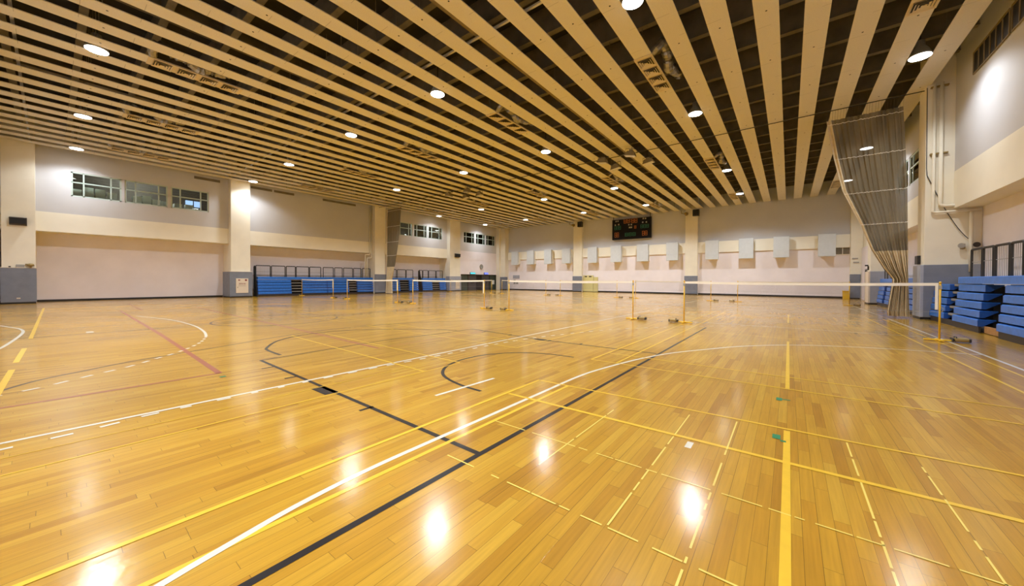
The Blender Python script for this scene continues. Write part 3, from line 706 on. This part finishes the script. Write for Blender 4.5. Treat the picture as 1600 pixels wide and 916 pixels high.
bleacher('short blue folded bleacher on the left side, just beyond the left curtain', -36.3, 1, [(23.6, 25.35), (26.7, 28.0)], [(25.35, 26.7)], toprow=(23.6, 27.4),
         rails=[(24.2, 25.22), (25.36, 26.54), (26.64, 27.6)])
bleacher('short blue folded bleacher on the left side, next to the dark doors', -36.3, 1, [(28.7, 30.2), (31.5, 32.55)], [(30.2, 31.5)], toprow=(28.7, 32.5),
         rails=[(28.5, 29.06), (29.15, 29.97), (30.07, 31.22), (31.35, 32.4)], end=(28.66, 2.4))
bl = bleacher('blue folded bleacher with grey steps along the near right wall', 4.55, -1, [(20.3, 21.95), (17.3, 19.4), (11.0, 16.0)], [(19.4, 20.3)], toprow=(11.0, 19.4), gaps=[(16.0, 17.3)],
         rails=[(18.85, 19.72), (18.02, 18.78), (16.98, 17.9), (16.2, 16.88), (15.2, 16.1)], zrail=(1.72, 2.68), xrail=.5)
tag(MB().box(4.66, 4.72, 16.1, 17.2, .02, .22, b=.006).build('wooden_board', MT['wood']), 'plain wooden board standing in the dark gap of the right bleacher', 'board')
bleacher('small blue folded bleacher beyond the right curtain, beside the pale padded pillar', 4.62, -1, [(24.5, 28.2), (28.9, 31.2), (31.9, 33.6)], [(28.2, 28.9), (31.2, 31.9)], toprow=(24.5, 33.4),
         rails=[(33.0, 33.7), (31.9, 32.9), (30.8, 31.8)], zrail=(1.72, 2.6), xrail=.4)

# ---- badminton posts and nets
POSTS = {}
post0 = None
def post(x, y, d, label, band=None):
    """d=+1: the weight lies towards +x"""
    global post0
    key = d
    if key not in POSTS:
        o = thing('badminton_post', label, 'net post', (0, 0, 0), 'badminton posts')
        MB().tube([(0, 0, .03), (0, 0, 1.50)], .021, 12).lathe([(.0, 1.56), (.024, 1.555), (.024, 1.50)], (0, 0, 0), 12).build('pole', MT['yellow'], o, smooth=True)
        b = MB().box(-.28*1, .30, -.03, .03, .012, .055, b=.008) if d > 0 else MB().box(-.30, .28, -.03, .03, .012, .055, b=.008)
        b.box(-.035, .035, -.22, .22, .012, .05, b=.008); b.build('foot', MT['yellow'], o)
        wt = MB(); wt.box(d*.24, d*.50, -.09, .09, .02, .115, b=.04); wt.build('weight', MT['brass'], o)
        hd = MB(); hd.tube([(d*.27, -.08, .11), (d*.27, -.08, .145), (d*.27, .08, .145), (d*.27, .08, .11)], .01, 6)
        hd.box(d*.475, d*.52, -.092, .095, .018, .112, b=.03); hd.box(d*.20, d*.235, -.093, .093, .018, .11, b=.02); hd.build('wheel_straps', MT['dark'], o)
        hk = MB().box(-.028, .028, -.028, .028, 1.36, 1.46, b=.008).tube([(d*.02, 0, .75), (d*.055, 0, .80), (d*.055, 0, .86), (d*.02, 0, .9)], .008, 6); hk.build('cord_cleat', MT['grey'], o)
        o.location = (x, y, 0); POSTS[key] = o; return o
    return copy_tree(POSTS[key], (x, y, 0), label)
def net(x0, x1, y, label, near=False):
    o = thing('badminton_net', label, 'badminton net', ((x0+x1)/2, y, 0), 'badminton nets')
    n = 12
    pts = [(x0+(x1-x0)*i/n, 1.525-.03*math.sin(PI*i/n)) for i in range(n+1)]
    t = MB()
    for (a, za), (b, zb) in zip(pts, pts[1:]):
        t.add([(a, y-.006, za), (b, y-.006, zb), (b, y-.006, zb-.075), (a, y-.006, za-.075), (a, y+.006, za), (b, y+.006, zb), (b, y+.006, zb-.075), (a, y+.006, za-.075)],
              [(0, 1, 2, 3), (7, 6, 5, 4), (0, 4, 5, 1), (3, 2, 6, 7)])
    t.build('top_tape', MT['tape'], o)
    nn = MB()
    for (a, za), (b, zb) in zip(pts, pts[1:]): nn.add([(a, y, za-.07), (b, y, zb-.07), (b, y, zb-.76), (a, y, za-.76)], [(0, 1, 2, 3)])
    nn.build('netting', MT['net'], o)
    MB().tube([(a, y, z-.76) for a, z in pts], .004, 5).tube([(x0, y, 1.5), (x0, y, .77)], .004, 5).tube([(x1, y, 1.5), (x1, y, .77)], .004, 5).build('edge_cord', MT['grey'], o)
    if near: return o
    sb = MB(); sb.box(x1-.055, x1-.005, y-.008, y+.008, .82, 1.5); sb.build('side_tape', MT['tape'], o)
    return o
YR1, YR2 = 14.25, 31.2
near_p = [(-35.55, -29.6), (-27.33, -20.7), (-19.05, -12.9), (-11.21, -4.91), (-3.03, 3.13)]
far_p = [(-34.0, -27.1), (-25.56, -19.73), (-18.04, -12.2), (-10.54, -4.74), (-2.99, 3.06)]
names = ['far left', 'second from the left', 'middle', 'second from the right', 'rightmost']
for row, (pp, yy, rn) in enumerate(((near_p, YR1, 'front row of nets'), (far_p, YR2, 'back row of nets'))):
    for i, (a, b) in enumerate(pp):
        net(a+.03, b-.03, yy, 'white-taped badminton net, %s in the %s' % (names[i], rn), near=(row == 1 or i == 3))
        post(a, yy, -1, 'yellow net post, left end of the %s net, %s' % (names[i], rn))
        post(b, yy, 1, 'yellow net post, right end of the %s net, %s' % (names[i], rn))

# ---- acoustic boxes on the far wall
AX = [(-33.88, -32.72), (-30.97, -29.78), (-27.92, -26.72), (-24.98, -23.75), (-21.11, -19.82), (-17.93, -16.58), (-14.62, -13.28), (-11.23, -9.98), (-7.22, -5.98), (-4.12, -2.87), (-1.24, 0.0), (2.11, 3.34)]
for i, (a, b) in enumerate(AX):
    lab = 'pale grey acoustic box on the far wall, %s from the left' % ORD[i+1]
    o = thing('acoustic_box', lab, 'acoustic panel', ((a+b)/2, YB, 4.9), 'acoustic boxes on the far wall')
    MB().box(a, b, 43.6, 43.95, 3.86, 5.9, b=.015).build('front_panel', MT['panelbox'], o)
    MB().box(a+.08, b-.08, 43.95, YB-.165, 3.95, 5.82).box(a+.08, b-.08, YB-.165, YB-.002, 3.95, 4.645).build('mounting_box', MT['wall_cream'], o)

# ---- scoreboard
sb = thing('scoreboard', 'black electronic scoreboard with orange and green digits on the far wall', 'scoreboard', (-15.5, 44.2, 6.7))
SX0, SX1, SZ0, SZ1, SY = -17.93, -13.1, 6.70, 9.24, 44.12
MB().box(SX0, SX1, SY, SY+.2, SZ0, SZ1, b=.02).build('case', MT['black'], sb)
fr = MB(); t = .05
for q in ((SX0, SX1, SZ0, SZ0+t), (SX0, SX1, SZ1-t, SZ1), (SX0, SX0+t, SZ0, SZ1), (SX1-t, SX1, SZ0, SZ1)): fr.box(q[0], q[1], SY-.03, SY, q[2], q[3])
fr.build('frame', MT['dark'], sb)
MB().box(SX0+.1, SX0+.16, SY+.05, SY+.11, SZ1, 9.75).box(SX1-.16, SX1-.1, SY+.05, SY+.11, SZ1, 9.75).box(-16, -15.9, SY+.2, YB, 8.2, 8.3).box(-15.1, -15, SY+.2, YB, 8.2, 8.3).build('hanger_bars', MT['dark'], sb)
sx = lambda p: SX0+(p-270)/(1250-270)*(SX1-SX0)           # panel fractions read off the board
def sz(p, q): k = (p-270)/980; top = 230-100*k; bot = 725-70*k; return SZ1-(q-top)/(bot-top)*(SZ1-SZ0)
def seg8(mb, x0, x1, z0, z1, y=SY-.012):
    t = (x1-x0)*.2; zm = (z0+z1)/2
    for q in ((x0, x1, z0, z0+t), (x0, x1, zm-t/2, zm+t/2), (x0, x1, z1-t, z1), (x0, x0+t, z0, z1), (x1-t, x1, z0, z1)): mb.box(q[0], q[1], y, SY, q[2], q[3])
def digits(px0, px1, py0, py1, n, m, name):
    mb = MB(); pc = (px0+px1)/2; w_ = (px1-px0)/n
    for i in range(n):
        a = sx(px0+w_*i+w_*.08); b = sx(px0+w_*(i+1)-w_*.08); seg8(mb, a, b, sz(pc, py1), sz(pc, py0))
    bk = MB().box(sx(px0)-.02, sx(px1)+.02, SY-.004, SY, sz(pc, py1)-.02, sz(pc, py0)+.02); 
    o = mb.build(name, m, sb); return o
digits(565, 730, 190, 300, 2, MT['orange'], 'clock_digits'); digits(765, 920, 175, 290, 2, MT['orange'], 'clock_digits')
MB().box(sx(742), sx(756), SY-.012, SY, sz(750, 220), sz(750, 205)).box(sx(742), sx(756), SY-.012, SY, sz(750, 270), sz(750, 255)).build('clock_colon', MT['orange'], sb)
digits(835, 895, 355, 430, 1, MT['orange'], 'period_digit')
digits(320, 500, 370, 465, 3, MT['green'], 'score_digits'); digits(985, 1200, 325, 415, 3, MT['green'], 'score_digits'); digits(595, 885, 530, 620, 3, MT['green'], 'timer_digits')
digits(330, 450, 535, 655, 2, MT['orange'], 'foul_digits'); digits(1030, 1165, 485, 600, 2, MT['orange'], 'foul_digits')
ch = MB()
def glyph(px, py, s=34):
    x0, x1, z0, z1 = sx(px-s/2), sx(px+s/2), sz(px, py+s/2), sz(px, py-s/2); y = SY-.01; t = (x1-x0)*.14
    for f_ in (.05, .45, .86): ch.box(x0, x1, y, SY, z0+(z1-z0)*f_, z0+(z1-z0)*f_+t)
    for f_ in (.15, .7): ch.box(x0+(x1-x0)*f_, x0+(x1-x0)*f_+t, y, SY, z0, z1)
for p in ((370, 258), (420, 252), (1060, 182), (1115, 180), (352, 350), (438, 335), (1048, 275), (1135, 268), (705, 338), (768, 333), (722, 405), (768, 402)): glyph(*p)
ch.build('white_lettering', MT['white'], sb)

# ---- far wall bits: yellow boards, notice, small vent, bin, door
o = tag(MB().box(-22.07, -20.62, YB-.16, YB-.035, .05, 2.22, b=.01).build('yellow_board', MT['yellowpale']), 'taller pale yellow board with two dark labels, leaning beside the far pillar', 'board')
MB().box(-21.85, -21.5, YB-.17, YB-.16, 1.98, 2.12).box(-21.25, -20.85, YB-.17, YB-.16, 1.98, 2.12).build('dark_labels', MT['dark'], o)
tag(MB().box(-20.58, -19.98, YB-.14, YB-.035, .05, 1.99, b=.01).build('yellow_board', MT['yellowpale']), 'shorter pale yellow board standing right of the labelled one', 'board')
nb = tag(MB().box(-34.2, -32.95, YB-.04, YB, 1.75, 2.28).build('notice_board', MT['pad_light']), 'small grey notice board on the far wall in the left corner', 'notice board')
for i, (x, z) in enumerate(((-33.9, 1.45), (-33.9, 1.05), (-33.4, 1.05))):
    tag(MB().box(x-.2, x+.2, YB-.03, YB, z-.14, z+.14, b=.01).build('wall_box', MT['grey']), 'small dark wall box below the notice board, '+['uppermost', 'lower left', 'lower right'][i], 'wall box', 'wall boxes below the notice board')
o = tag(MB().box(3.4, 4.33, YB-.03, YB-.0, 4.02, 4.66).build('wall_vent', MT['joist']), 'small dark two-pane vent high in the far right corner', 'wall vent')
MB().box(3.84, 3.89, YB-.05, YB-.03, 4.02, 4.66).box(3.4, 4.33, YB-.05, YB-.03, 4.0, 4.05).build('vent_frame', MT['wall_cream'], o)
o = thing('yellow_bin', 'yellow bin standing at the far right corner padding', 'bin', (4.03, 43.55, 0))
MB().prism([(-.19+4.03, 0), (.19+4.03, 0), (.22+4.03, .66), (-.22+4.03, .66)], 'y', 43.35, 43.72).build('bin_body', MT['yellow'], o); MB().box(3.79, 4.27, 43.32, 43.75, .66, .73, b=.02).build('bin_lid', MT['yellow'], o)
d = struct(MB().box(4.98, 5.05, 38.0, 40.9, 0, 2.45).build('door_1', MT['doorgreen'])); MB().box(4.93, 4.98, 37.9, 38.0, 0, 2.55).box(4.93, 4.98, 40.9, 41.0, 0, 2.55).box(4.93, 4.98, 37.9, 41.0, 2.45, 2.55).build('door_frame', MT['doorgrey'], d)
struct(MB().box(5.05, XR_LOW, 36.0, 43.8, 0, 4.48).build('wall_right_flush', MT['wall_pink']))
tag(MB().tube([(4.95, 36.6, 2.3), (4.95, 36.6, 9.3)], .06, 10).build('drain_pipe', MT['white'], smooth=True), 'white vertical pipe on the right wall beyond the curtain', 'pipe')
o = thing('wall_lamp', 'small dark bracket lamp on the far side of the pale padded pillar', 'wall lamp', (4.36, 34.9, 2.6)); MB().box(4.2, 4.36, 34.8, 35.0, 2.62, 2.72, b=.01).build('lamp_head', MT['dark'], o); MB().box(4.32, 4.4, 34.86, 34.94, 2.35, 2.62).build('bracket', MT['dark'], o)
for x, z in ((4.55, 3.6), (4.62, 3.25)): tag(MB().box(x-.1, x+.28, 43.84, 43.9, z-.05, z+.05, b=.01).build('wall_hook', MT['grey']), 'small %s wall fitting on the far right corner pillar' % ('upper' if z > 3.4 else 'lower'), 'wall fitting')
# lamps and loudspeakers on top of the far pillars
for (a, b), n in zip(BP, ('beside the yellow boards', 'right of the scoreboard')):
    o = thing('pillar_loudspeaker', 'dark loudspeaker box at the top of the far pillar '+n, 'loudspeaker', (b-.1, YB-.6, 9)); MB().box(b-.45, b+.18, YB-.95, YB-.5, 8.72, 9.42, b=.03).build('cabinet', MT['dark'], o); MB().box(b-.40, b+.13, YB-.965, YB-.95, 8.78, 9.36).build('speaker_cloth', MT['void'], o)
    o = thing('pillar_spotlight', 'bronze spotlight bracketed to the top of the far pillar '+n, 'spotlight', (a+.1, YB-.8, 9))
    MB().lathe([(.09, .0), (.13, .1), (.15, .3), (.2, .46), (.17, .46), (.0, .3)], (a+.12, YB-1.15, 9.05), 16, axis='y').build('lamp_head', MT['brass'], o, smooth=True); MB().tube([(a+.12, YB-.5, 9.1), (a+.12, YB-.72, 9.05)], .03, 8).build('bracket', MT['dark'], o)
    MB().tube([(a-.35, YB-.9, 9.45), (a-.35, YB-.9, 9.15), (a+.12, YB-.75, 9.0)], .035, 8).build('conduit_arm', MT['girder'], o)
# ---- left wall bits
o = thing('loudspeaker', 'flat dark brown loudspeaker on the nearest left pillar', 'loudspeaker', (XL_P, -1.13, 4.9))
MB().prism([(XL_P, 4.64), (XL_P+.28, 4.70), (XL_P+.32, 5.06), (XL_P, 5.12)], 'y', -1.44, -.82).build('cabinet', MT['skirt'], o); MB().box(XL_P+.30, XL_P+.33, -1.40, -.86, 4.73, 5.03).build('speaker_cloth', MT['void'], o)
o = thing('loudspeaker', 'small dark loudspeaker on the left pillar beside the dark doors', 'loudspeaker', (XL_P, 34.1, 4.8)); MB().prism([(XL_P, 4.6), (XL_P+.3, 4.66), (XL_P+.34, 5.08), (XL_P, 5.12)], 'y', 33.75, 34.55).build('cabinet', MT['dark'], o)
MB().box(XL_P+.3, XL_P+.35, 33.8, 34.5, 4.7, 5.04).build('speaker_cloth', MT['void'], o)
zt_ = 2.155
tag(MB().box(XL_P+.005, XL_P+.10, -1.22, -.93, zt_, zt_+.17, b=.012).build('metal_box', MT['grey']), 'small grey box on top of the nearest left pillar padding', 'box')
o = thing('bell', 'bronze bell fitting on top of the nearest left pillar padding', 'bell', (XL_P+.06, -.72, zt_)); MB().lathe([(.04, 0), (.04, .06), (.14, .1), (.12, .2), (.05, .24), (.0, .25)], (XL_P+.15, -.70, zt_), 16).build('dome', MT['brass'], o, smooth=True); MB().box(XL_P+.005, XL_P+.10, -.9, -.66, zt_+.15, zt_+.22, b=.01).build('arm', MT['brass'], o)
tag(MB().box(XL_P+.02, XL_P+.09, -1.48, -1.40, zt_, zt_+.07, b=.01).build('door_stop', MT['dark']), 'tiny dark lump on top of the nearest left pillar padding', 'small object')
MB()
tag(MB().box(XL_P+.10, XL_P+.115, -1.21, -1.07, .30, .36).build('socket_plate', MT['sheet']), 'small pale socket plate low on the nearest left pillar padding', 'socket')
hc = thing('hydrant_cabinet', 'pale hydrant cabinet set in the padded left pillar', 'cabinet', (XL_P+.1, 9.77, .35))
MB().box(XL_P+.101, XL_P+.14, 9.35, 10.2, .37, 1.57, b=.01).build('cabinet_door', MT['sheet'], hc)
mk = MB()
for y, r in ((9.55, .055), (9.62, .03), (10.03, .075)): mk.lathe([(r, 0), (r, .012), (0, .014)], (XL_P+.14, y, 1.43), 14, axis='x')
mk.build('alarm_buttons', MT['red'], hc)
try:
    cu = bpy.data.curves.new('lettering', 'FONT'); cu.body = '消防栓'; cu.size = .17; cu.align_x = 'CENTER'; cu.extrude = .002
    to = bpy.data.objects.new('tmp', cu); COL.objects.link(to); to.matrix_world = Matrix.Translation((XL_P+.143, 9.77, 1.06)) @ Matrix.Rotation(PI/2, 4, 'Z') @ Matrix.Rotation(PI/2, 4, 'X')
    dg = bpy.context.evaluated_depsgraph_get(); me = bpy.data.meshes.new_from_object(to.evaluated_get(dg)); me.transform(to.matrix_world)
    bpy.data.objects.remove(to); me.materials.clear(); me.materials.append(MT['red'])
    lo = bpy.data.objects.new('lettering', me); COL.objects.link(lo); lo.parent = hc; lo.matrix_parent_inverse = Matrix.Translation(hc.location).inverted()
except Exception as ex:
    print('text failed', ex)
MB().box(XL_P+.14, XL_P+.146, 9.5, 10.02, .94, .965).box(XL_P+.14, XL_P+.155, 9.44, 9.48, .78, .88).build('line_and_latch', MT['girder'], hc)
hc2 = tag(MB().box(XL_P+.112, XL_P+.14, 33.85, 34.6, .3, 1.5, b=.01).build('hydrant_cabinet', MT['sheet']), 'pale cabinet on the padded pillar beside the dark doors', 'cabinet')
# dark door front in the far left stretch
xd = XL_UP-.3
doors = [(35.5, 37.2, 'doorgreen'), (37.25, 39.0, 'doorgrey'), (39.05, 40.1, 'void'), (40.15, 41.9, 'doorgrey'), (41.95, 43.85, 'doorgreen')]
for i, (a, b, mm) in enumerate(doors):
    d = struct(MB().box(xd-.06, xd, a, b, 0, 2.33).build('door_%d' % (i+2), MT[mm]))
    MB().box(xd, xd+.03, a, a+.05, 0, 2.33).box(xd, xd+.03, b-.05, b, 0, 2.33).box(xd, xd+.03, a, b, 2.26, 2.33).build('door_frame', MT['dark'], d)
    if mm == 'doorgrey': MB().box(xd, xd+.06, (a+b)/2-.35, (a+b)/2-.05, 1.05, 1.15).box(xd, xd+.06, (a+b)/2+.05, (a+b)/2+.35, 1.05, 1.15).build('door_handle', MT['dark'], d)
for y0, y1, mm, n in ((37.3, 38.4, 'exit_teal', 'lit teal exit sign'), (40.3, 41.2, 'exit_blue', 'lit blue sign')):
    o = thing('exit_sign', n+' above the dark doors', 'sign', (XL_UP, (y0+y1)/2, 2.4)); MB().box(XL_UP-.005, XL_UP+.10, y0, y1, 2.36, 2.64, b=.01).build('sign_case', MT['dark'], o); MB().box(XL_UP+.10, XL_UP+.108, y0+.04, y1-.04, 2.39, 2.61).build('sign_face', MT[mm], o)
ck = thing('wall_clock', 'round wall clock above the dark doors', 'clock', (XL_UP, 39.75, 3.51))
MB().lathe([(.36, 0), (.36, .06), (.31, .08)], (XL_UP, 39.75, 3.51), 24, axis='x').build('clock_rim', MT['girder'], ck); MB().lathe([(.30, .082), (.0, .083)], (XL_UP, 39.75, 3.51), 24, axis='x').build('clock_face', MT['grey'], ck)
MB().box(XL_UP+.085, XL_UP+.092, 39.735, 39.765, 3.5, 3.73).box(XL_UP+.085, XL_UP+.092, 39.75, 39.93, 3.49, 3.52).build('clock_hands', MT['dark'], ck)
# papers on the end door, a chair-height dark case beside the corner pillar
tag(MB().box(xd+.03, xd+.04, 42.5, 43.1, .85, 1.5).build('paper_notice', MT['white']), 'white paper notice on the green door next to the corner', 'notice')
# drain pipes beside the left curtain pillar
for yy, bend, n in ((21.58, 4.25, 'left'), (21.80, 3.9, 'right')):
    tag(MB().tube([(XL_UP+.1, yy, 9.5), (XL_UP+.1, yy, bend+.1), (XL_UP+.1, yy-.12, bend), (XL_UP+.1, yy-.5, bend-.02), (XL_UP+.1, yy-.55, bend-.14), (XL_UP+.1, yy-.55, 1.9)], .055, 8).build('drain_pipe', MT['pillar'], smooth=True),
        'cream drain pipe with a bend, %s of the pair left of the left curtain' % n, 'pipe')
# dark slots in the wall tops
for i, (a, b) in enumerate(((6.9, 8.5), (10.6, 12.2), (12.35, 14.0), (16.6, 20.0))):
    tag(MB().box(XL_UP-.0, XL_UP+.03, a, b, 9.32, 9.52).build('wall_slot', MT['joist']), 'narrow dark air slot at the top of the left wall, %s from the camera' % ORD[i+1], 'air slot', 'air slots at the left wall top')
# ---- right pillar pipes and fittings
yp = 22.0
def pipe(pts, r, label): return tag(MB().tube(pts, r, 12).build('wall_pipe', MT['pillar'], smooth=True), label, 'pipe')
def bend(a, b, c, n=6, rad=.16):
    a, b, c = Vector(a), Vector(b), Vector(c); p = b+(a-b).normalized()*rad; q = b+(c-b).normalized()*rad
    return [tuple(p*(1-t)**2+b*2*t*(1-t)+q*t*t) for t in [i/n for i in range(n+1)]]
pipe([(4.60, yp, 9.58)]+bend((4.60, yp, 9.58), (4.60, yp, 4.36), (5.85, yp, 4.36), rad=.1)+[(5.85, yp, 4.36)], .05, 'thin cream pipe turning towards the right wall, left of the two on the right pillar')
pipe([(4.79, yp, 9.58)]+bend((4.79, yp, 9.58), (4.79, yp, 4.60), (5.85, yp, 4.60), rad=.16)+[(5.85, yp, 4.60)], .062, 'thicker cream pipe turning towards the right wall, right of the two on the right pillar')
pipe([(5.6, yp, 4.31), (5.6, yp, 1.95)], .055, 'short cream pipe dropping from the bent pipes to the right bleacher')
for i, z in enumerate((9.45, 6.75)):
    tag(MB().box(4.5, 4.98, yp-.03, yp+.10, z-.025, z+.025).build('pipe_clamp', MT['brass']), '%s bronze clamp across the two pipes on the right pillar' % ('upper' if z > 8 else 'lower'), 'pipe clamp')
tag(MB().tube([(4.41+.42*0, yp+.08, 9.5), (4.42, yp+.05, 6.2), (4.44, yp+.05, 5.9)]+[(4.44+1.1*t, yp+.04, 5.9-1.5*t-1.15*math.sin(t*PI/2)) for t in [i/12 for i in range(13)]], .013, 6).build('hanging_cable', MT['dark'], smooth=True), 'thin dark cable sagging down the right pillar', 'cable')
o = thing('emergency_lamp', 'twin-headed emergency lamp on the right pillar beside the bleacher railings', 'emergency lamp', (5.5, yp, 2.95))
MB().box(5.34, 5.46, yp-.02, yp+.10, 2.86, 3.06, b=.01).build('battery_box', MT['brass'], o); MB().lathe([(.1, 0), (.06, .1), (0, .12)], (5.34, yp-.1, 2.98), 12, axis='y').build('lamp_head', MT['grey'], o); MB().lathe([(.1, 0), (.06, .1), (0, .12)], (5.72, yp-.1, 3.0), 12, axis='y').build('lamp_head', MT['skirt'], o)
tag(MB().box(4.30, 4.40, 22.55, 22.95, 2.30, 2.66, b=.01).build('control_box', MT['dark']), 'small dark control box on the court side of the right pillar', 'control box')
